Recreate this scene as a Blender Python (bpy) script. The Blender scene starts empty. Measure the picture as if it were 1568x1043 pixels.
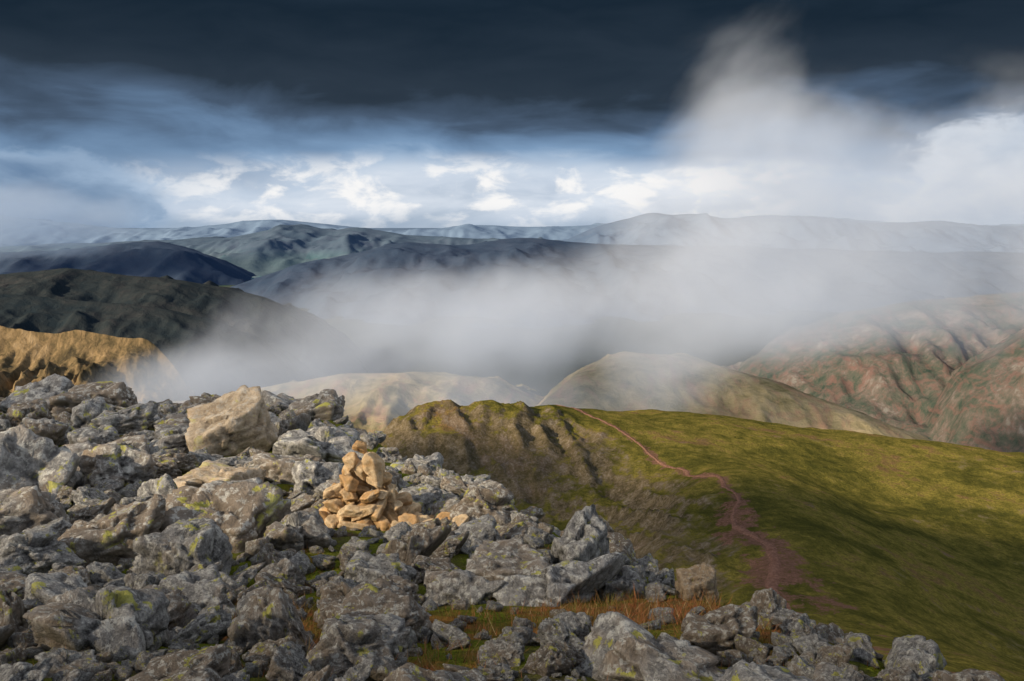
import bpy, bmesh, math, random
import numpy as np
from mathutils import Vector, noise as mn
random.seed(4); rng=np.random.default_rng(7)
sc=bpy.context.scene
sc.view_settings.view_transform='Standard'; sc.view_settings.look='None'; sc.view_settings.exposure=0
col=sc.collection
# ---------------------------------------------------------------- numpy noise
TAB=rng.random((256,256))
def vn(x,y):
    xi=np.floor(x).astype(int); yi=np.floor(y).astype(int)
    fx=x-xi; fy=y-yi
    fx=fx*fx*fx*(fx*(fx*6-15)+10); fy=fy*fy*fy*(fy*(fy*6-15)+10)
    a=TAB[xi%256,yi%256]; b=TAB[(xi+1)%256,yi%256]; c=TAB[xi%256,(yi+1)%256]; d=TAB[(xi+1)%256,(yi+1)%256]
    return (a*(1-fx)+b*fx)*(1-fy)+(c*(1-fx)+d*fx)*fy-0.5
def fbm(x,y,o=5,seed=0,ridged=False):
    r=0;a=1.;x=np.asarray(x,float)+seed*17.3;y=np.asarray(y,float)+seed*31.7
    for i in range(o):
        n=vn(x,y)
        if ridged: n=0.5-np.abs(n)*2
        r=r+a*n; a*=.5
        x,y=(x*1.62+y*1.18)+5.1,(-x*1.18+y*1.62)+9.7
    return r
# ---------------------------------------------------------------- node helpers
class NT:
    def __init__(s,tree): s.t=tree; s.n=tree.nodes; s.l=tree.links
    def new(s,ty,**k):
        n=s.n.new(ty)
        for a,b in k.items(): setattr(n,a,b)
        return n
    def put(s,sock,v):
        if v is None: return
        if isinstance(v,bpy.types.NodeSocket): s.l.new(v,sock)
        else: sock.default_value=v
    def m(s,op,a,b=None,c=None,clamp=False):
        n=s.new('ShaderNodeMath',operation=op,use_clamp=clamp)
        s.put(n.inputs[0],a); s.put(n.inputs[1],b); s.put(n.inputs[2],c); return n.outputs[0]
    def v(s,op,a,b=None):
        n=s.new('ShaderNodeVectorMath',operation=op); s.put(n.inputs[0],a); s.put(n.inputs[1],b)
        return n.outputs['Value'] if op in('LENGTH','DOT_PRODUCT') else n.outputs[0]
    def noise(s,vec,scale,detail=5,rough=.55,dist=0.,out=0):
        n=s.new('ShaderNodeTexNoise'); s.put(n.inputs['Vector'],vec); n.inputs['Scale'].default_value=scale
        n.inputs['Detail'].default_value=detail; n.inputs['Roughness'].default_value=rough; n.inputs['Distortion'].default_value=dist
        return n.outputs[out]
    def vor(s,vec,scale,feature='F1',out=0,rnd=1.):
        n=s.new('ShaderNodeTexVoronoi',feature=feature); s.put(n.inputs['Vector'],vec); n.inputs['Scale'].default_value=scale
        n.inputs['Randomness'].default_value=rnd
        return n.outputs[out]
    def ramp(s,f,stops,interp='LINEAR'):
        n=s.new('ShaderNodeValToRGB'); s.put(n.inputs[0],f); cr=n.color_ramp; cr.interpolation=interp
        while len(cr.elements)<len(stops): cr.elements.new(.5)
        for e,(p,c) in zip(cr.elements,stops):
            e.position=p; e.color=(c,c,c,1) if isinstance(c,(int,float)) else (*c,1)
        return n.outputs[0]
    def mr(s,f,a,b,c=0.,d=1.,smooth=False):
        n=s.new('ShaderNodeMapRange'); n.clamp=True
        if smooth: n.interpolation_type='SMOOTHSTEP'
        s.put(n.inputs[0],f)
        for i,v in zip((1,2,3,4),(a,b,c,d)): s.put(n.inputs[i],v)
        return n.outputs[0]
    def mix(s,f,a,b,blend='MIX'):
        n=s.new('ShaderNodeMix',data_type='RGBA',blend_type=blend); s.put(n.inputs[0],f)
        for i,v in ((6,a),(7,b)):
            if isinstance(v,tuple) and len(v)==3: v=(*v,1)
            s.put(n.inputs[i],v)
        return n.outputs[2]
    def scale(s,vec,xyz): return s.v('MULTIPLY',vec,xyz)
def newmat(name):
    m=bpy.data.materials.new(name); m.use_nodes=True; m.node_tree.nodes.clear(); return m,NT(m.node_tree)
def surf(t,color,bumps,rough=.9,spec=.2):
    b=t.new('ShaderNodeBsdfPrincipled'); t.put(b.inputs['Base Color'],color); t.put(b.inputs['Roughness'],rough)
    b.inputs['Specular IOR Level'].default_value=spec
    if bumps:
        tot=None
        for h,di in bumps:
            x=t.m('MULTIPLY',h,di); tot=x if tot is None else t.m('ADD',tot,x)
        bn=t.new('ShaderNodeBump'); t.put(bn.inputs['Height'],tot); bn.inputs['Strength'].default_value=1.; bn.inputs['Distance'].default_value=1.
        t.l.new(bn.outputs[0],b.inputs['Normal'])
    o=t.new('ShaderNodeOutputMaterial'); t.l.new(b.outputs[0],o.inputs[0]); return b
def gridmesh(name,X,Y,Z,mat,attrs={}):
    ny,nx=X.shape
    me=bpy.data.meshes.new(name)
    co=np.stack([X,Y,Z],-1).reshape(-1,3).astype(np.float32)
    i=np.arange(ny*nx).reshape(ny,nx)
    q=np.stack([i[:-1,:-1],i[:-1,1:],i[1:,1:],i[1:,:-1]],-1).reshape(-1,4).astype(np.int32)
    me.vertices.add(len(co)); me.vertices.foreach_set('co',co.ravel())
    me.loops.add(q.size); me.loops.foreach_set('vertex_index',q.ravel())
    me.polygons.add(len(q)); me.polygons.foreach_set('loop_start',np.arange(0,q.size,4,dtype=np.int32))
    me.polygons.foreach_set('use_smooth',np.ones(len(q),bool))
    me.update(calc_edges=True)
    for k,a in attrs.items():
        at=me.attributes.new(k,'FLOAT','POINT'); at.data.foreach_set('value',a.reshape(-1).astype(np.float32))
    me.materials.append(mat)
    ob=bpy.data.objects.new(name,me); col.objects.link(ob); return ob
# ---------------------------------------------------------------- camera / sun
cam=bpy.data.cameras.new('camera'); cam.lens=31.18; cam.sensor_width=36; cam.clip_start=.05; cam.clip_end=90000
co=bpy.data.objects.new('camera',cam); co.rotation_euler=(math.radians(82.4),0,0); col.objects.link(co); sc.camera=co
TS=Vector((-.78,-.44,.44)).normalized()
sl=bpy.data.lights.new('sun','SUN'); sl.energy=5.; sl.angle=math.radians(.5); sl.color=(1,.84,.61)
so=bpy.data.objects.new('sun',sl); so.rotation_euler=TS.to_track_quat('Z','Y').to_euler(); col.objects.link(so)
# ---------------------------------------------------------------- world
w=bpy.data.worlds.new('World'); sc.world=w; w.use_nodes=True; w.node_tree.nodes.clear(); t=NT(w.node_tree)
sky=t.new('ShaderNodeTexSky',sky_type='NISHITA'); sky.sun_disc=False
sky.sun_elevation=math.asin(TS.z); sky.sun_rotation=math.atan2(TS.x,TS.y)
tc=t.new('ShaderNodeTexCoord'); g=tc.outputs['Generated']
sx=t.new('ShaderNodeSeparateXYZ'); t.l.new(g,sx.inputs[0])
hor=t.m('SQRT',t.m('ADD',t.m('MULTIPLY',sx.outputs[0],sx.outputs[0]),t.m('MULTIPLY',sx.outputs[1],sx.outputs[1])))
h=t.m('DIVIDE',sx.outputs[2],t.m('MAXIMUM',hor,.05))
n1=t.noise(t.scale(g,(2.0,2.0,7)),1.5,4,.5,.3)
n2=t.noise(t.scale(g,(5,5,17)),1.5,6,.55,.5)
n3=t.noise(t.scale(g,(9,9,20)),2.0,6,.57,.3)
hh=t.m('ADD',h,t.m('ADD',t.m('MULTIPLY',t.m('SUBTRACT',n1,.5),.13),t.m('MULTIPLY',t.m('SUBTRACT',n2,.5),.075)))
f=t.mr(hh,-.05,.45)
P=lambda z:(z+.05)/.5
ramp=t.ramp(f,[(P(-.04),(.22,.31,.43)),(P(.0),(.30,.40,.53)),(P(.025),(.42,.52,.66)),(P(.047),(.35,.48,.65)),(P(.066),(.20,.32,.49)),
  (P(.094),(.13,.215,.345)),(P(.118),(.066,.104,.165)),(P(.148),(.026,.041,.062)),(P(.22),(.010,.021,.036)),(P(.36),(.03,.05,.08))])
az=t.m('DIVIDE',sx.outputs[0],t.m('MAXIMUM',sx.outputs[1],.05))
fr=t.mr(sx.outputs[1],.1,.3)
cen=t.m('MULTIPLY',t.m('MULTIPLY',t.mr(az,-.55,-.22,0,1,True),t.mr(az,.42,.18,.1,1,True)),fr)
hb=t.m('ADD',h,t.m('MULTIPLY',t.m('SUBTRACT',n1,.5),.03))
band=t.m('MULTIPLY',t.mr(hb,-.005,.022,.3,1,True),t.mr(hb,.078,.044,0,1,True))
c1=t.mix(t.m('MULTIPLY',t.m('MULTIPLY',band,cen),t.mr(n2,.35,.6,.4,.9)),ramp,(.76,.81,.88))
puff=t.m('MULTIPLY',t.mr(n3,.46,.62,0,.95,True),t.m('MULTIPLY',band,cen))
c1=t.mix(puff,c1,(.95,.94,.93))
def cum(c0,az0,h0,ra,rh,colr,hi,k,rag=2.2):
    d=t.m('ADD',t.m('POWER',t.m('MULTIPLY',t.m('SUBTRACT',az,az0),1/ra),2.),t.m('POWER',t.m('MULTIPLY',t.m('SUBTRACT',h,h0),1/rh),2.))
    d=t.m('ADD',d,t.m('MULTIPLY',t.m('SUBTRACT',n3,.5),-rag))
    mk=t.m('MULTIPLY',t.mr(d,1.3,.8,0,1,True),fr)
    sh=t.mr(t.m('ADD',d,t.m('MULTIPLY',t.m('SUBTRACT',n2,.5),1.)),.1,1.1)
    return t.mix(t.m('MULTIPLY',mk,k),c0,t.mix(sh,colr,hi))
c1=cum(c1,-.58,.00,.19,.072,(.14,.23,.37),(.34,.46,.62),.95,1.6)
c1=cum(c1,.60,.03,.17,.075,(.34,.44,.58),(.66,.72,.80),.85)
bgC=t.new('ShaderNodeBackground'); t.l.new(c1,bgC.inputs[0]); bgC.inputs[1].default_value=1.0
bgS=t.new('ShaderNodeBackground'); t.l.new(sky.outputs[0],bgS.inputs[0]); bgS.inputs[1].default_value=.13
mx=t.new('ShaderNodeMixShader')
cl=t.m('MULTIPLY',t.mr(h,.6,.35),t.mr(sx.outputs[1],-.2,.2))
t.put(mx.inputs[0],cl); t.l.new(bgS.outputs[0],mx.inputs[1]); t.l.new(bgC.outputs[0],mx.inputs[2])
o=t.new('ShaderNodeOutputWorld'); t.l.new(mx.outputs[0],o.inputs[0])
# ---------------------------------------------------------------- added cloud sheet out of view, holes aimed to throw sun patches
HD=150.
spots=[((10,468,-102),180,62),((235,425,-126),165,70),((-700,1500,-200),230,170)]
X,Y=np.meshgrid(np.arange(-2200,1400,12.),np.arange(-1800,700,12.))
wob=fbm(X/70,Y/70,4,41)*.4; hole=np.zeros(X.shape)
ss_=lambda v:np.clip(v,0,1)**2*(3-2*np.clip(v,0,1))
for P0,rx,ry in spots:
    k=(HD-P0[2])/TS.z; d=np.hypot((X-P0[0]-TS.x*k)/rx,(Y-P0[1]-TS.y*k)/ry)+wob
    hole=np.maximum(hole,ss_((1.2-d)/.45))
edge=ss_((430-(Y+fbm(X/250,Y/250,5,43)*160))/200)
thick=.50+.39*ss_((Y+110)/110)
alpha=(1-hole)*edge*np.clip(thick+.14*np.clip(fbm(X/130,Y/130,4,44)*2.4,-1,1),0,1)
m,t=newmat('added_shade_cloud'); tc=t.new('ShaderNodeTexCoord'); p=tc.outputs['Object']
P0,r0=(-2.8,11.2,-3.1),(4.8,4.0); k=(HD-P0[2])/TS.z
d=t.v('LENGTH',t.scale(t.v('SUBTRACT',p,(P0[0]+TS.x*k,P0[1]+TS.y*k,HD)),(1/r0[0],1/r0[1],0)))
al=t.m('MULTIPLY',t.new('ShaderNodeAttribute',attribute_name='cover').outputs['Fac'],t.mr(d,.8,1.25))
sy=t.new('ShaderNodeSeparateXYZ'); t.l.new(p,sy.inputs[0])
tl=t.new('ShaderNodeBsdfTranslucent'); t.l.new(t.mix(t.mr(sy.outputs[1],-60,150),(.72,.77,.84),(.40,.44,.50)),tl.inputs[0])
tr=t.new('ShaderNodeBsdfTransparent'); m2=t.new('ShaderNodeMixShader'); t.l.new(al,m2.inputs[0]); t.l.new(tr.outputs[0],m2.inputs[1]); t.l.new(tl.outputs[0],m2.inputs[2])
o=t.new('ShaderNodeOutputMaterial'); t.l.new(m2.outputs[0],o.inputs[0])
gridmesh('added_shade_cloud',X,Y,HD+0*X,m,{'cover':alpha})
# ---------------------------------------------------------------- mist volume
def volbox(name,lo,hi,blobs,dens,nscale,color,thr=.35,amp=2.2,step=1.,zs=1.4,glow=(0,0,0),off=(0,0,0)):
    me=bpy.data.meshes.new(name); bm=bmesh.new(); bmesh.ops.create_cube(bm,size=1)
    for v in bm.verts:
        v.co=Vector([(lo[i]+hi[i])/2+v.co[i]*(hi[i]-lo[i]) for i in range(3)])
    bm.to_mesh(me); bm.free()
    m,t=newmat(name); m.cycles.volume_step_rate=step
    tc=t.new('ShaderNodeTexCoord'); p=tc.outputs['Object']
    tot=None
    for c,r,s in blobs:
        l=t.v('LENGTH',t.scale(t.v('SUBTRACT',p,c),(1/r[0],1/r[1],1/r[2])))
        a=t.m('MULTIPLY',t.mr(l,1.,0.,0,1,True),s)
        tot=a if tot is None else t.m('ADD',tot,a)
    # wisps lean with the wind: shear the pattern sideways with height
    sh=t.new('ShaderNodeSeparateXYZ'); t.l.new(p,sh.inputs[0]); cb=t.new('ShaderNodeCombineXYZ')
    t.l.new(t.m('SUBTRACT',sh.outputs[0],t.m('MULTIPLY',sh.outputs[2],.35)),cb.inputs[0]); t.l.new(t.m('MULTIPLY',sh.outputs[1],.6),cb.inputs[1]); t.l.new(t.m('MULTIPLY',sh.outputs[2],zs),cb.inputs[2])
    n=t.noise(t.v('ADD',cb.outputs[0],off),nscale,4,.56,.3)
    d=t.m('ADD',t.m('MINIMUM',tot,1.15),t.m('MULTIPLY',t.m('SUBTRACT',n,.5),amp))
    d=t.m('SUBTRACT',d,thr); d=t.m('MULTIPLY',t.m('MAXIMUM',d,0),dens)
    d=t.m('MULTIPLY',d,t.mr(tot,.0,.55))
    vs=t.new('ShaderNodeVolumePrincipled'); vs.inputs['Color'].default_value=(*color,1); t.put(vs.inputs['Density'],d)
    vs.inputs['Anisotropy'].default_value=-.2
    # added emission, stands in for light scattered many times between droplets
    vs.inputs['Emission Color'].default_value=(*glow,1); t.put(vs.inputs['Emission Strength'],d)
    o=t.new('ShaderNodeOutputMaterial'); t.l.new(vs.outputs[0],o.inputs['Volume'])
    me.materials.append(m); ob=bpy.data.objects.new(name,me); col.objects.link(ob); return ob
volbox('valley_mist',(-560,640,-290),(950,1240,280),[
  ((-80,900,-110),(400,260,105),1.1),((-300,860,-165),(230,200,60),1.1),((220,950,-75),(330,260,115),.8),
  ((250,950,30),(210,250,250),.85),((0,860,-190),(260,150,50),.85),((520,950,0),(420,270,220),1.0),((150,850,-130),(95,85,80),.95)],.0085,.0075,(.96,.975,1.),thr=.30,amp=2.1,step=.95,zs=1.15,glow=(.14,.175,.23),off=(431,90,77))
volbox('cumulus_cloud',(-4600,5600,-420),(-2000,6500,520),[((-3300,6050,-20),(1300,600,440),1.25)],.004,.0012,(.9,.95,1.),thr=.3,amp=1.6,step=1.5,glow=(.06,.115,.20))
# ---------------------------------------------------------------- hills
def hillmat(name,cols,scale,bd=3.,haze=None,patch=None,streak=None):
    m,t=newmat(name); tc=t.new('ShaderNodeTexCoord'); p=tc.outputs['Object']
    a=t.noise(p,scale,5,.62,.8); b=t.noise(t.scale(p,(1,1,.4)),scale*6,6,.72,.3)
    c=t.ramp(t.mr(t.m('ADD',t.m('MULTIPLY',a,.55),t.m('MULTIPLY',b,.45)),.37,.63),[(i/(len(cols)-1),cc) for i,cc in enumerate(cols)])
    if streak:
        s_=t.mr(t.noise(t.scale(p,(1,.4,.7)),scale*3.3,5,.7,1.2),.49,.66)
        c=t.mix(t.m('MULTIPLY',s_,.75),c,streak)
    if patch:
        z=t.new('ShaderNodeSeparateXYZ'); t.l.new(p,z.inputs[0])
        lowm=t.mr(z.outputs[2],patch[0],patch[1])
        if len(patch)>5: lowm=t.m('MULTIPLY',lowm,t.m('MULTIPLY',t.mr(z.outputs[1],5000,7000),t.mr(z.outputs[1],12000,10000)))
        bw=t.new('ShaderNodeRGBToBW'); t.l.new(t.vor(p,patch[2],'F1',1),bw.inputs[0])
        c=t.mix(lowm,c,t.ramp(bw.outputs[0],[(.2,patch[3]),(.5,patch[4]),(.8,patch[3])]))
        if len(patch)>5: c=t.mix(t.mr(z.outputs[1],6000,13000),c,(.20,.29,.42))  # distant floor recoloured sky blue, haze painted by distance
    if haze: c=t.mix(haze[0],c,haze[1])  # aerial haze painted into the base colour
    surf(t,c,[(b,bd)],1.,0.); return m
def ridge(name,pts,fw,bw,drop,mat,nl,na,ns=260,nt=140,prof=1.15,seed=1,ga=1.):
    pts=np.array(pts,float); d=np.r_[0,np.cumsum(np.hypot(*(np.diff(pts[:,:2],axis=0)).T))]
    s=np.linspace(0,d[-1],ns)
    cr=np.stack([np.interp(s,d,pts[:,i]) for i in range(3)],1)
    k=max(3,ns//28)|1; ker=np.hanning(k+2)[1:-1]; ker/=ker.sum()
    crs=np.stack([np.convolve(np.pad(cr[:,i],k//2,'edge'),ker,'valid') for i in range(3)],1)
    T=np.linspace(-1,1,nt); T=np.sign(T)*np.abs(T)**1.3
    w=np.where(T<0,T*fw,T*bw)
    X=crs[None,:,0]+0*w[:,None]; Y=crs[None,:,1]+w[:,None]; a=np.abs(T)[:,None]
    X=X+fbm(Y/nl,Y*0,3,seed+6)*nl*.5*np.clip(a*2,0,1)
    e=np.clip(1-np.minimum(s,d[-1]-s)/(.14*d[-1]),0,1)[None,:]
    Z=crs[None,:,2]-drop*a**prof-drop*.9*e**2
    r=fbm(X/nl,Y/nl,6,seed,True); g=fbm(X/(nl*.5),Y/(nl*2.),6,seed+3,True)
    q=fbm(X/nl*.6,Y/nl*.6,3,seed+9)
    Z=Z+(r*.8)*na*np.clip(a*4+.15,0,1)+g*na*.8*ga*np.clip(a*3,0,1)+q*na*1.2*np.clip(a*2,0,1)
    return gridmesh(name,X,Y,Z,mat)
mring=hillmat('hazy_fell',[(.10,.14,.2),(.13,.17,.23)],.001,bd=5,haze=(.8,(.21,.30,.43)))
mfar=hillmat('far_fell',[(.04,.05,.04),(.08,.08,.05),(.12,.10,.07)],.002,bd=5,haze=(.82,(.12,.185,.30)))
mfarb=hillmat('far_fell_shaded',[(.02,.03,.025),(.05,.05,.035),(.08,.06,.04)],.0025,bd=6,haze=(.76,(.058,.092,.16)))  # cloud shadow painted in as a darker, bluer colour
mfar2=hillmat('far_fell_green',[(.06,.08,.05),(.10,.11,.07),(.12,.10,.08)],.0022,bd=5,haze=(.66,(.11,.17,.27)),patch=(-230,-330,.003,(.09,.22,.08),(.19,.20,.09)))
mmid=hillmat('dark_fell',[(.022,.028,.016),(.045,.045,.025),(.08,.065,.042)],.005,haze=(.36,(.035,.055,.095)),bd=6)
mgold=hillmat('gold_fell',[(.14,.125,.06),(.27,.225,.12),(.38,.31,.18),(.46,.35,.23)],.010,bd=3.5,streak=(.36,.21,.15))
mcrag=hillmat('crag_fell',[(.05,.04,.024),(.15,.11,.052),(.34,.23,.11),(.50,.35,.19)],.012,bd=6,haze=(.08,(.08,.10,.13)))
mright=hillmat('scree_fell',[(.035,.055,.025),(.07,.085,.045),(.12,.11,.07),(.20,.15,.11),(.30,.27,.22)],.014,bd=4,haze=(.22,(.09,.12,.16)),streak=(.25,.12,.085))
rz_=np.random.default_rng(5); rx_=np.arange(-19000,19001,1150); rz1=-15+rz_.normal(size=len(rx_))*75+45*np.sin(rx_/2100.)
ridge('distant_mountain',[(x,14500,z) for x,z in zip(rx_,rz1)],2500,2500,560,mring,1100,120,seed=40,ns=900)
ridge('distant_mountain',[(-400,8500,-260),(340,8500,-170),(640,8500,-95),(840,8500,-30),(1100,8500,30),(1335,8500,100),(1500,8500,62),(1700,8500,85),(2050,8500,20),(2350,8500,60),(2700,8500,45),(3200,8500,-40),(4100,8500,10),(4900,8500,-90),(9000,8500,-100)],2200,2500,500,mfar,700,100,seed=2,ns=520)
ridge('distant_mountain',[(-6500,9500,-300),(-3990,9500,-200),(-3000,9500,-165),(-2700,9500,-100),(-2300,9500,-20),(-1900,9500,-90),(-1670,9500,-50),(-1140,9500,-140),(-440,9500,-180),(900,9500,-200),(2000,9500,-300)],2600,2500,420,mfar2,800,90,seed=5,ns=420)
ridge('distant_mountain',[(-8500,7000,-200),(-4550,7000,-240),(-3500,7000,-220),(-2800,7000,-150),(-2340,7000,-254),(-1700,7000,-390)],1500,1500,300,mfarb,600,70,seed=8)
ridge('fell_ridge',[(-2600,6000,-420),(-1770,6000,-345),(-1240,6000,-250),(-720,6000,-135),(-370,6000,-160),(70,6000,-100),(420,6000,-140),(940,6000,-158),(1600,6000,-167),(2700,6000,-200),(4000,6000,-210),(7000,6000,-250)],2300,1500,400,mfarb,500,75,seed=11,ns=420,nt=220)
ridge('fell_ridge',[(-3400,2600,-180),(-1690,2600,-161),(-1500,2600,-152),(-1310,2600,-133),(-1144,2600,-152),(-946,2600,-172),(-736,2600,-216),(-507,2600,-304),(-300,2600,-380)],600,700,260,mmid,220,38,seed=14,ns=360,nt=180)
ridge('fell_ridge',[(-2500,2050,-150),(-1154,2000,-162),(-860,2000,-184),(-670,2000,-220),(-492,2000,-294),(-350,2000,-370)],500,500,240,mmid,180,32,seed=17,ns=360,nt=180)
ridge('crag',[(-1900,1600,-160),(-1150,1600,-178),(-926,1600,-188),(-840,1600,-200),(-784,1600,-190),(-700,1590,-206),(-650,1590,-203),(-585,1580,-222),(-550,1575,-290),(-500,1560,-400)],420,400,260,mcrag,75,44,prof=.65,seed=20,ns=460,nt=240,ga=1.6)
ridge('fell_side',[(3200,2000,-40),(1360,2000,-117),(1170,2000,-154),(920,2000,-176),(690,2000,-220),(496,2000,-294),(320,2000,-380)],900,700,300,mright,200,38,seed=23,ns=460,nt=240,ga=1.3)
ridge('fell_side',[(2200,1500,100),(1020,1500,-110),(878,1500,-187),(750,1500,-286),(682,1500,-365),(600,1500,-440)],500,400,260,mright,140,30,seed=26,ns=360,nt=240,ga=1.3)
ridge('rounded_hill',[(-900,1450,-350),(-520,1450,-290),(-368,1430,-262),(-274,1400,-240),(-150,1400,-240),(-35,1400,-250),(60,1380,-290),(200,1350,-350)],600,400,190,mgold,170,34,seed=29)
ridge('rounded_hill',[(-120,900,-300),(0,930,-222),(32,950,-197),(71,1000,-174),(140,1060,-157),(212,1060,-163),(310,1000,-184),(366,960,-203),(428,910,-227),(560,860,-270),(700,820,-330)],330,350,150,mgold,130,14,prof=1.5,seed=32)
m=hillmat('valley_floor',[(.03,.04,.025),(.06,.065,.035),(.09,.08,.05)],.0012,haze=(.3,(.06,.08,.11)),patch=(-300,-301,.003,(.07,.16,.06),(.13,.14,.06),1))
X,Y=np.meshgrid(np.linspace(-45000,45000,60),np.linspace(-15000,70000,60)); gridmesh('ground',X,Y,0*X-450,m)
# ---------------------------------------------------------------- mid-distance spur
cp=np.array([(-54,440,-98),(-22,470,-100.5),(6,490,-102.8),(55,505,-108),(104,520,-113),(182,520,-122),(232,500,-126),(285,480,-128),
 (57,430,-104),(81.5,340,-99.6),(74,280,-97.5),(66.6,215,-94),(40,120,-65),(12,40,-27),
 (181,330,-128),(140,230,-117),(157,400,-123.5),(18,365,-127),(-25,400,-114),(27,300,-121),(45,270,-107),(4.5,370,-125),
 (-60,350,-145),(0,200,-120),(15,120,-85),(-100,200,-165),(-10,40,-40),(-105,430,-150),(-150,450,-220),(-200,400,-240),(-100,250,-170),(-60,80,-90),(-200,100,-180),(-300,300,-300),
 (0,600,-160),(150,640,-180),(300,600,-190),(-100,560,-240),(-300,600,-340),(400,450,-165),(400,250,-190),(250,200,-155),(200,100,-130),(100,60,-75),(500,600,-270),(500,350,-210),(250,0,-140),(0,-60,-60),(-200,-60,-150),(500,0,-250),(100,740,-260),(400,740,-290),(-200,740,-340),(30,10,-35)],float)
S=100.
def phi(r): return np.where(r>1e-9,r*r*np.log(r+1e-12),0)
A=cp[:,:2]/S; N=len(A); K=phi(np.linalg.norm(A[:,None]-A[None],axis=2))+np.eye(N)*.0004
Pm=np.c_[np.ones(N),A]; L=np.block([[K,Pm],[Pm.T,np.zeros((3,3))]]); W=np.linalg.solve(L,np.r_[cp[:,2],0,0,0])
def tps(x,y):
    q=np.stack([x.ravel(),y.ravel()],1)/S; out=W[N]+W[N+1]*q[:,0]+W[N+2]*q[:,1]
    for i in range(N): out=out+W[i]*phi(np.hypot(q[:,0]-A[i,0],q[:,1]-A[i,1]))
    return out.reshape(x.shape)
path=np.array([(20,500),(40,465),(57,430),(66,395),(76,365),(81.5,340),(80,310),(74,280),(77,250),(66.6,215),(55,180),(40,120),(20,60)],float)
tt=np.linspace(0,len(path)-1,500); pp=np.stack([np.interp(tt,np.arange(len(path)),path[:,i]) for i in range(2)],1)
kk=np.hanning(31);kk/=kk.sum(); pp=np.stack([np.convolve(np.pad(pp[:,i],15,'edge'),kk,'valid') for i in range(2)],1)
pp[:,0]+=fbm(tt*1.3,tt*0,3,5)*5
spx=lambda y:np.interp(y,pp[::-1,1],pp[::-1,0])
def mid(x,y):
    z=tps(x,y)
    left=np.clip((spx(y)-x)/25,0,1)*np.clip((500-y)/50,0,1)
    gul=fbm(x/13+y/50,y/30-x/70,5,3,True)
    z=z+fbm(x/60,y/60,5,1)*4+fbm(x/9,y/9,4,2)*.8+left*(gul-.1)*4.5+left*fbm(x/4,y/5,4,6,True)*.9
    return z,left
X,Y=np.meshgrid(np.arange(-330,480,1.5),np.arange(-40,740,1.5)); Z,left=mid(X,Y)
dp=np.full(X.shape,1e9)
for i in range(0,500,4): dp=np.minimum(dp,np.hypot(X-pp[i,0],Y-pp[i,1]))
wid=np.interp(Y,[0,200,260,300,340,520],[11,9,6,3.2,2,1.2])
pm=np.clip(1.6-(dp+fbm(X/5,Y/5,4,9)*wid*2.6)/wid,0,1)
gy,gx=np.gradient(Z,1.5); sl_=np.hypot(gx,gy)
scree=np.clip((sl_-.38)*3,0,1)*(.3+.7*left)+left*.35+fbm(X/25,Y/25,5,12)*.6
scree=np.clip(scree,0,1)
m,t=newmat('spur_turf'); tc=t.new('ShaderNodeTexCoord'); p=tc.outputs['Object']
a=t.noise(p,.02,4,.6,.5); b=t.noise(p,.16,5,.7); c_=t.noise(p,.9,5,.75)
grass=t.ramp(t.mr(t.m('ADD',t.m('MULTIPLY',a,.55),t.m('MULTIPLY',b,.45)),.38,.61),[(0,(.09,.09,.02)),(.4,(.19,.165,.034)),(.7,(.33,.265,.058)),(1,(.30,.18,.08))])
grass=t.mix(t.mr(c_,.4,.75),grass,(.065,.065,.022))
rock=t.ramp(t.mr(t.m('ADD',t.m('MULTIPLY',b,.45),t.m('MULTIPLY',c_,.55)),.39,.61),[(0,(.05,.04,.028)),(.5,(.16,.12,.085)),(1,(.34,.28,.22))])
at=t.new('ShaderNodeAttribute',attribute_name='scree'); ap=t.new('ShaderNodeAttribute',attribute_name='path')
sm=t.mr(t.m('ADD',at.outputs['Fac'],t.m('MULTIPLY',t.m('SUBTRACT',b,.5),1.6)),.35,.8)
c=t.mix(t.m('MULTIPLY',sm,.8),grass,rock)
pmn=t.mr(t.m('ADD',ap.outputs['Fac'],t.m('MULTIPLY',t.m('SUBTRACT',c_,.5),2.4)),.4,.9)
c=t.mix(t.m('MULTIPLY',pmn,.9),c,t.mix(t.mr(c_,.3,.7),(.10,.045,.03),(.40,.21,.155)))
surf(t,c,[(b,1.4),(c_,.9)],1.,0.)
gridmesh('grassy_spur',X,Y,Z,m,{'scree':scree,'path':pm})
m,t=newmat('footpath'); tc=t.new('ShaderNodeTexCoord'); c_=t.noise(tc.outputs['Object'],1.1,6,.7)
surf(t,t.ramp(t.mr(c_,.3,.7),[(0,(.15,.065,.042)),(1,(.40,.225,.16))]),[(c_,.5)],1.,0.)
tg=np.gradient(pp,axis=0); nr=np.stack([tg[:,1],-tg[:,0]],1); nr/=np.linalg.norm(nr,axis=1)[:,None]+1e-9
wd=np.interp(pp[:,1],[0,200,260,300,520],[1.6,1.6,1.3,1.,.65])*(1+fbm(tt*5,tt*0,4,8)*.9)
U=np.linspace(-1,1,7); PX=pp[:,0][:,None]+nr[:,0][:,None]*U*wd[:,None]; PY=pp[:,1][:,None]+nr[:,1][:,None]*U*wd[:,None]
PZ,_=mid(PX,PY); gridmesh('footpath',PX,PY,PZ+.28-.35*np.abs(U)[None,:]**3,m)
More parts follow.
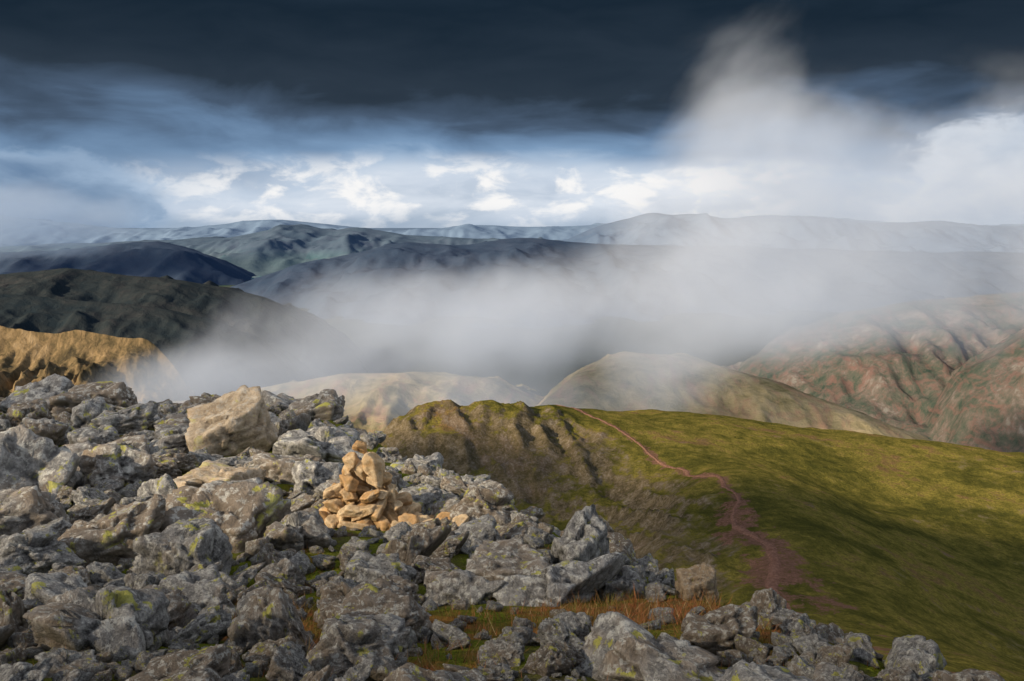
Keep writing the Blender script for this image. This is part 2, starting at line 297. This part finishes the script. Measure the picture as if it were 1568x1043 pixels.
# ---------------------------------------------------------------- foreground summit shoulder
EY=[-12,0,3,4.3,5.9,9,14,22,26,40]; EX=[5,2.4,1.55,1.5,1.1,.25,-1.7,-5.4,-9,-20]
BY=[-12,0,3.1,4.3,5.9,9,14,22,26,40]; BZ=[-.2,-1.3,-1.72,-2.08,-2.53,-3.12,-3.85,-4.75,-5.2,-6]
def fg(x,y):
    x=np.asarray(x,float);y=np.asarray(y,float)
    z=np.interp(y,BY,BZ); d=x-np.interp(y,EY,EX)-.05
    z=z-np.where(d>0,.95*d+.25*d*d/(1+.2*d),0)
    e=np.maximum(y-23.,0); z=z-e*1.1
    sc_=np.clip(y/9,.35,2)
    return z+fbm(x/1.6,y/1.6,3,21)*.16*sc_+fbm(x/.35,y/.35,3,22)*.05
X,Y=np.meshgrid(np.arange(-30,10,.09),np.arange(-10,36,.09)); Z=fg(X,Y)
def gp0(x,y):
    return (np.exp(-(((x-.15)/.95)**2+((y-4.75)/.8)**2))+np.exp(-(((x+1.45)/.38)**2+((y-4.5)/.5)**2))*.9+np.exp(-(((x+.25)/.45)**2+((y-3.55)/.35)**2))*.8
     +np.exp(-(((x-.8)/.5)**2+((y-4.9)/.5)**2))*.6)
def gpatch(x,y):
    k=np.clip(np.asarray(y)/5,.7,3)
    return np.clip(gp0(x,y)*1.15+fbm(x/.7/k,y/.7/k,3,33)*.85,0,1)
m,t=newmat('mossy_ground'); tc=t.new('ShaderNodeTexCoord'); p=tc.outputs['Object']
a=t.noise(p,1.3,4,.6); b=t.noise(p,9,5,.7); c_=t.noise(p,60,3,.7)
moss=t.mix(t.mr(c_,.3,.7),(.04,.055,.01),(.20,.22,.025)); dirt=t.mix(b,(.04,.032,.02),(.15,.11,.07)); rust=t.mix(t.mr(b,.35,.65),(.13,.10,.035),(.34,.11,.045))
at=t.new('ShaderNodeAttribute',attribute_name='turf')
c=t.mix(t.mr(t.m('ADD',a,t.m('MULTIPLY',b,.3)),.50,.68),dirt,moss)
c=t.mix(t.mr(at.outputs['Fac'],.3,.55),c,t.mix(t.mr(a,.48,.62),rust,moss))
surf(t,c,[(b,.06),(c_,.015)],1.,0.)
gridmesh('rocky_ground',X,Y,Z,m,{'turf':gpatch(X,Y)})
# ---------------------------------------------------------------- rocks
def stonemat(name,base,warm,amt,lich=1.,bs=1.):
    m,t=newmat(name); tc=t.new('ShaderNodeTexCoord'); oi=t.new('ShaderNodeObjectInfo')
    p=t.v('ADD',tc.outputs['Object'],t.v('MULTIPLY',oi.outputs['Location'],(3.1,2.3,1.7)))
    r=oi.outputs['Random']
    a=t.noise(p,1.1,3,.6,.4); b=t.noise(p,4.5,6,.7,.2); c_=t.noise(p,24,4,.75)
    lo,mi,hi=base
    c=t.ramp(t.mr(t.m('ADD',t.m('MULTIPLY',b,.55),t.m('MULTIPLY',c_,.45)),.38,.62),[(0,lo),(.5,mi),(1,hi)])
    wm=t.m('MULTIPLY',t.mr(t.m('ADD',a,t.m('MULTIPLY',t.m('SUBTRACT',r,.5),.6)),.44,.70),amt)
    c=t.mix(wm,c,t.mix(b,tuple(x*.6 for x in warm),warm))
    c=t.mix(t.m('MULTIPLY',t.m('POWER',r,2.),.5),c,tuple(x*.8 for x in lo))
    ge=t.new('ShaderNodeNewGeometry'); nz=t.new('ShaderNodeSeparateXYZ'); t.l.new(ge.outputs['Normal'],nz.inputs[0])
    up=t.mr(nz.outputs[2],-.2,.5)
    wl=t.m('MULTIPLY',t.mr(t.noise(p,6.5,5,.75,.3),.52,.58),up)
    c=t.mix(t.m('MULTIPLY',wl,.7*lich),c,(.62,.61,.56))
    y1=t.m('MULTIPLY',t.mr(t.noise(p,2.4,4,.65),.60,.63),up)
    c=t.mix(t.m('MULTIPLY',y1,.85*lich),c,t.mix(c_,(.30,.32,.07),(.60,.54,.10)))
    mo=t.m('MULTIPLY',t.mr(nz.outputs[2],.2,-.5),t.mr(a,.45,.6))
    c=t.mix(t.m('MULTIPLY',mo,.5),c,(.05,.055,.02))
    c=t.mix(1.,c,t.mr(ge.outputs['Pointiness'],.42,.53,.22,1.2),'MULTIPLY')  # crevices painted darker and raised edges lighter in the stone colour
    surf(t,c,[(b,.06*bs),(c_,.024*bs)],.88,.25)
    return m
mst=stonemat('lichened_stone',((.10,.097,.094),(.265,.255,.245),(.48,.465,.44)),(.42,.31,.205),.75)
mtan=stonemat('tan_stone',((.52,.34,.18),(.74,.54,.32),(.82,.68,.47)),(.80,.44,.16),.85,.1,.6)
mtanb=stonemat('tan_boulder_stone',((.24,.18,.12),(.48,.38,.27),(.62,.52,.39)),(.60,.42,.25),.6,.5,.9)
def rockmesh(seed,sub,np_=16,asp=(1,1,1),pw=30,rough=1.,mat=mst):
    r=np.random.default_rng(seed); bm=bmesh.new(); bmesh.ops.create_icosphere(bm,subdivisions=sub,radius=1)
    V=np.array([v.co[:] for v in bm.verts]); V/=np.linalg.norm(V,axis=1)[:,None]
    n=r.normal(size=(np_,3)); n/=np.linalg.norm(n,axis=1)[:,None]
    ax=np.array([(1,.1,.05),(-1,.15,0),(0,1,.1),(.1,-1,0),(0,.1,1),(0,0,-1)]); ax/=np.linalg.norm(ax,axis=1)[:,None]
    ax=ax+r.normal(size=ax.shape)*.2; ax/=np.linalg.norm(ax,axis=1)[:,None]
    n=np.r_[n,ax]; d=np.r_[r.uniform(.68,1.0,np_),r.uniform(.6,.85,6)]
    q=np.maximum(V@n.T/d,0); rad=(q**pw).sum(1)**(-1/pw)
    V=V*rad[:,None]*np.array(asp)
    o=Vector(r.uniform(-50,50,3))
    for i,v in enumerate(bm.verts):
        p=Vector(V[i]); nd=p.normalized()
        h=mn.fractal(p*1.5+o,1.,2.,4)*.04*rough
        # broken, faceted faces: each cell of the joint pattern is tilted its own way
        wq=p+mn.noise_vector(p*2.2+o)*.08
        for fq,am in ((1.7,.22),(4.3,.12)) if sub>=4 else ((1.9,.2),):
            ds,ps=mn.voronoi(wq*fq+o); c0=ps[0]
            td=mn.cell_vector(c0*3.7+Vector((.31,.77,.13)))-Vector((.5,.5,.5))
            h+=(wq*fq+o-c0).dot(td)*am/fq*3*rough+(td.x*.028/fq*3)*rough
            if ds[1]-ds[0]<.05: h-=.022*rough*(2.5/fq)
        zz=(p.z*4+p.x*.6+mn.noise(p*1.3+o)*1.2); fr_=zz-math.floor(zz); h+=(-.035*rough if fr_<.12 else 0)
        if sub>=5: h+=mn.fractal(p*9+o,.9,2.,3)*.015*rough
        v.co=p+nd*h
    me=bpy.data.meshes.new('stone'); bm.to_mesh(me); bm.free()
    me.polygons.foreach_set('use_smooth',np.ones(len(me.polygons),bool)); me.materials.append(mat)
    return me
asps=[(1,.8,.55),(1,.9,.75),(1,.6,.42),(1,.85,.38),(.8,.8,.8),(1,.7,.5)]
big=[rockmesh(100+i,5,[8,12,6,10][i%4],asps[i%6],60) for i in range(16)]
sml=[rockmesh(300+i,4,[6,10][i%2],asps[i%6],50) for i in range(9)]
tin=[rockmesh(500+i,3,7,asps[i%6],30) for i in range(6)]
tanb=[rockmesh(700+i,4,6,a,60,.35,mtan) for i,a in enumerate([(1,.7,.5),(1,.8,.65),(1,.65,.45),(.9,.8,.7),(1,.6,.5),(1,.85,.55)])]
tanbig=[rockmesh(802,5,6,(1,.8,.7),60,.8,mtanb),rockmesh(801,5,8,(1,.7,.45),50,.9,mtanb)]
par=bpy.data.objects.new('boulder_field',None); col.objects.link(par)
def put(me,x,y,s,name='stone',parent=None,sink=.2,tilt=.3,rot=None,z=None):
    ob=bpy.data.objects.new(name,me)
    zz=float(fg(x,y)) if z is None else z
    ob.scale=(s*random.uniform(.85,1.15),s*random.uniform(.85,1.15),s*random.uniform(.8,1.2)); ob.location=(x,y,zz+s*sink)
    ob.rotation_euler=rot if rot else (random.gauss(0,tilt),random.gauss(0,tilt),random.uniform(0,6.28))
    if parent: ob.parent=parent
    col.objects.link(ob); return ob
heroes=[(-4.9,15,1.6,1.05,'T0',.4,(.1,-.25)),(-3.1,14.2,1.6,.7,3,.1,(0,.12)),(-9.5,20,2.2,.9,0,.2,(0,0)),(-.28,9,.9,.62,1,.15,(0,.1)),
 (-5.0,11,1.15,.65,4,.6,(0,0)),(-3.65,10.8,1.3,.5,'T1',-.1,(0,.05)),(.5,6.5,.55,.5,5,.8,(.1,-.3)),(1.72,4.75,.46,.33,2,.1,(0,0)),(1.38,4.6,.22,.26,4,.9,(0,.3)),
 (-.67,3.45,.43,.32,1,.3,(0,0)),(-1.13,3.9,.40,.34,0,.2,(.1,-.2)),(-1.75,3.6,.58,.32,3,-.2,(0,.15)),(-2.3,3.8,.30,.32,4,.2,(0,0)),(-2.35,6.2,.74,.5,0,-.3,(0,.1)),
 (-3.3,7,.95,.5,5,.3,(0,-.1)),(-3.65,6.4,.7,.45,1,.9,(0,0)),(-.78,6.6,.5,.4,2,1.2,(.2,0)),(-1.8,7.2,.6,.35,3,.3,(0,-.15)),(.3,4.15,.26,.15,0,.5,(0,0)),
 (.75,5.8,.42,.26,3,.2,(0,.1)),(.95,3.95,.42,.22,5,.1,(0,0)),(-4.1,16,.7,.7,2,.4,(0,0)),(-2.1,14.5,.65,.4,1,.2,(0,0)),(1.2,5.5,.30,.24,'T0',.3,(0,0)),(-7.6,17,1.3,.6,5,.4,(0,0)),(-6.2,13.2,.9,.5,2,.1,(0,0)),(-2.6,8.8,.7,.35,1,.2,(0,0)),(-7,14.5,1.1,.55,0,.9,(0,0))]
hp=[]
for x,y,wd_,hg,k,rz,ti in heroes:
    me=tanbig[int(k[1])] if isinstance(k,str) else big[k]
    d=[max(abs(v.co[i]) for v in me.vertices) for i in range(3)]
    ob=bpy.data.objects.new('boulder',me); ob.scale=(wd_/2/d[0],wd_*.42/d[1],hg*.62/d[2])
    ob.location=(x,y,float(fg(x,y))+hg*.28); ob.rotation_euler=(ti[0],ti[1],rz); col.objects.link(ob); hp.append((x,y,wd_*.42))
CX,CY=-1.54,9.0
placed=list(hp)+[(CX,CY,.5),(CX+.1,CY-.7,.4),(CX+.1,CY-1.3,.35)]
def scatter(n,smin,smax,meshes,sink,ov,patchlim,tries=14):
    k=0; P_=np.array(placed)
    for i in range(n*tries):
        if k>=n: break
        y=2.3*(24.5/2.3)**random.random(); x=random.uniform(-.9,.75)*y
        if x>float(np.interp(y,EY,EX))+.04*y: continue
        s=y*random.uniform(smin,smax)*(random.random()*.8+.5)*.5
        if y>11: s*=.66
        if gp0(x,y)>.42 and random.random()<(.97 if smax>.06 else .8): continue
        if float(gpatch(np.array(x),np.array(y)))>patchlim and random.random()<.85: continue
        dd=np.hypot(P_[:,0]-x,P_[:,1]-y)-P_[:,2]
        if dd.min()<s*ov: continue
        P_=np.r_[P_,[[x,y,s*.85]]]; placed.append((x,y,s*.85))
        put(random.choice(meshes),x,y,s,parent=par,sink=sink); k+=1
    return k
k0=scatter(60,.13,.19,big,.12,.6,.5)
k1=scatter(230,.055,.125,big,.2,.6,.45)
k2=scatter(800,.022,.055,sml,.25,.4,.45)
for i in range(3000):
    y=2.3*(24/2.3)**random.random(); x=random.uniform(-.9,.75)*y
    if x>float(np.interp(y,EY,EX))+.06*y: continue
    if float(gpatch(np.array(x),np.array(y)))>.45 and random.random()<.72: continue
    put(random.choice(tin),x,y,y*random.uniform(.004,.015),parent=par,sink=.3)
print('rocks',k0,k1,k2)
# cairn
ca=bpy.data.objects.new('cairn',None); col.objects.link(ca); z0=float(fg(CX,CY))
L_=[(0.0,.44,14,.15),(0.0,.24,6,.17),(.13,.36,12,.135),(.14,.17,5,.14),(.26,.29,10,.125),(.27,.1,3,.13),(.38,.21,7,.12),(.50,.13,4,.115)]
for hz,rad,n,s in L_:
    for i in range(n):
        a=i/n*6.283+random.uniform(-.2,.2)+hz*9; rr=rad*random.uniform(.85,1.12)
        put(random.choice(tanb),CX+math.cos(a)*rr,CY+math.sin(a)*rr*.9,s*random.uniform(.65,1.15),parent=ca,z=z0+hz+.07,sink=0,tilt=.45)
put(tanb[1],CX+.12,CY-.12,.19,parent=ca,z=z0+.62,sink=0,rot=(.3,.75,.2)); put(tanb[3],CX-.13,CY-.07,.13,parent=ca,z=z0+.66,sink=0,rot=(.2,-.3,.9))
put(tanb[5],CX-.03,CY,.11,parent=ca,z=z0+.78,sink=0,rot=(.2,.4,.2))
for i in range(20):
    put(random.choice(tanb),CX+.35+random.random()*.65,CY-.2+random.uniform(-.3,.35),random.uniform(.08,.16),parent=ca,sink=.35)
# ---------------------------------------------------------------- grass
nb=180000; y=2.4*(12/2.4)**rng.random(nb); x=(rng.random(nb)*1.5-.8)*y; g=gpatch(x,y); ex=np.interp(y,EY,EX)
cl_=np.clip(.5+fbm(x/.09,y/.09,3,51)*1.8,0,1)     # tussocks
kp=(rng.random(nb)<np.clip(g*1.6-.3,.06,1)*(.25+.75*cl_))&(x<ex+.2); x=x[kp];y=y[kp]; g=g[kp]; cl_=cl_[kp]; n=len(x); z=fg(x,y)
hgt=rng.uniform(.012,.05,n)*(.6+g)*(.5+1.1*cl_); a=rng.uniform(0,6.28,n); ln=rng.normal(0,.6,(n,2))*hgt[:,None]; wv=.0018*np.clip(y/4,1,3)
V=np.stack([np.stack([x-np.cos(a)*wv,y-np.sin(a)*wv,z-.01],1),np.stack([x+np.cos(a)*wv,y+np.sin(a)*wv,z-.01],1),
 np.stack([x+ln[:,0],y+ln[:,1],z+hgt],1)],1).reshape(-1,3)
me=bpy.data.meshes.new('grass'); me.from_pydata(V.tolist(),[],np.arange(3*n).reshape(-1,3).tolist())
m,t=newmat('grass'); ge=t.new('ShaderNodeNewGeometry'); tc=t.new('ShaderNodeTexCoord')
nn=t.noise(tc.outputs['Object'],1.9,4)
c=t.mix(t.mr(t.m('ADD',t.m('MULTIPLY',ge.outputs['Random Per Island'],.5),nn),.55,.9),(.13,.13,.03),(.34,.125,.05))
c=t.mix(t.mr(ge.outputs['Random Per Island'],.85,1.),c,(.44,.34,.18))
surf(t,c,[],.8,.1); me.materials.append(m); ob=bpy.data.objects.new('grass',me); col.objects.link(ob)
print('grass',n)
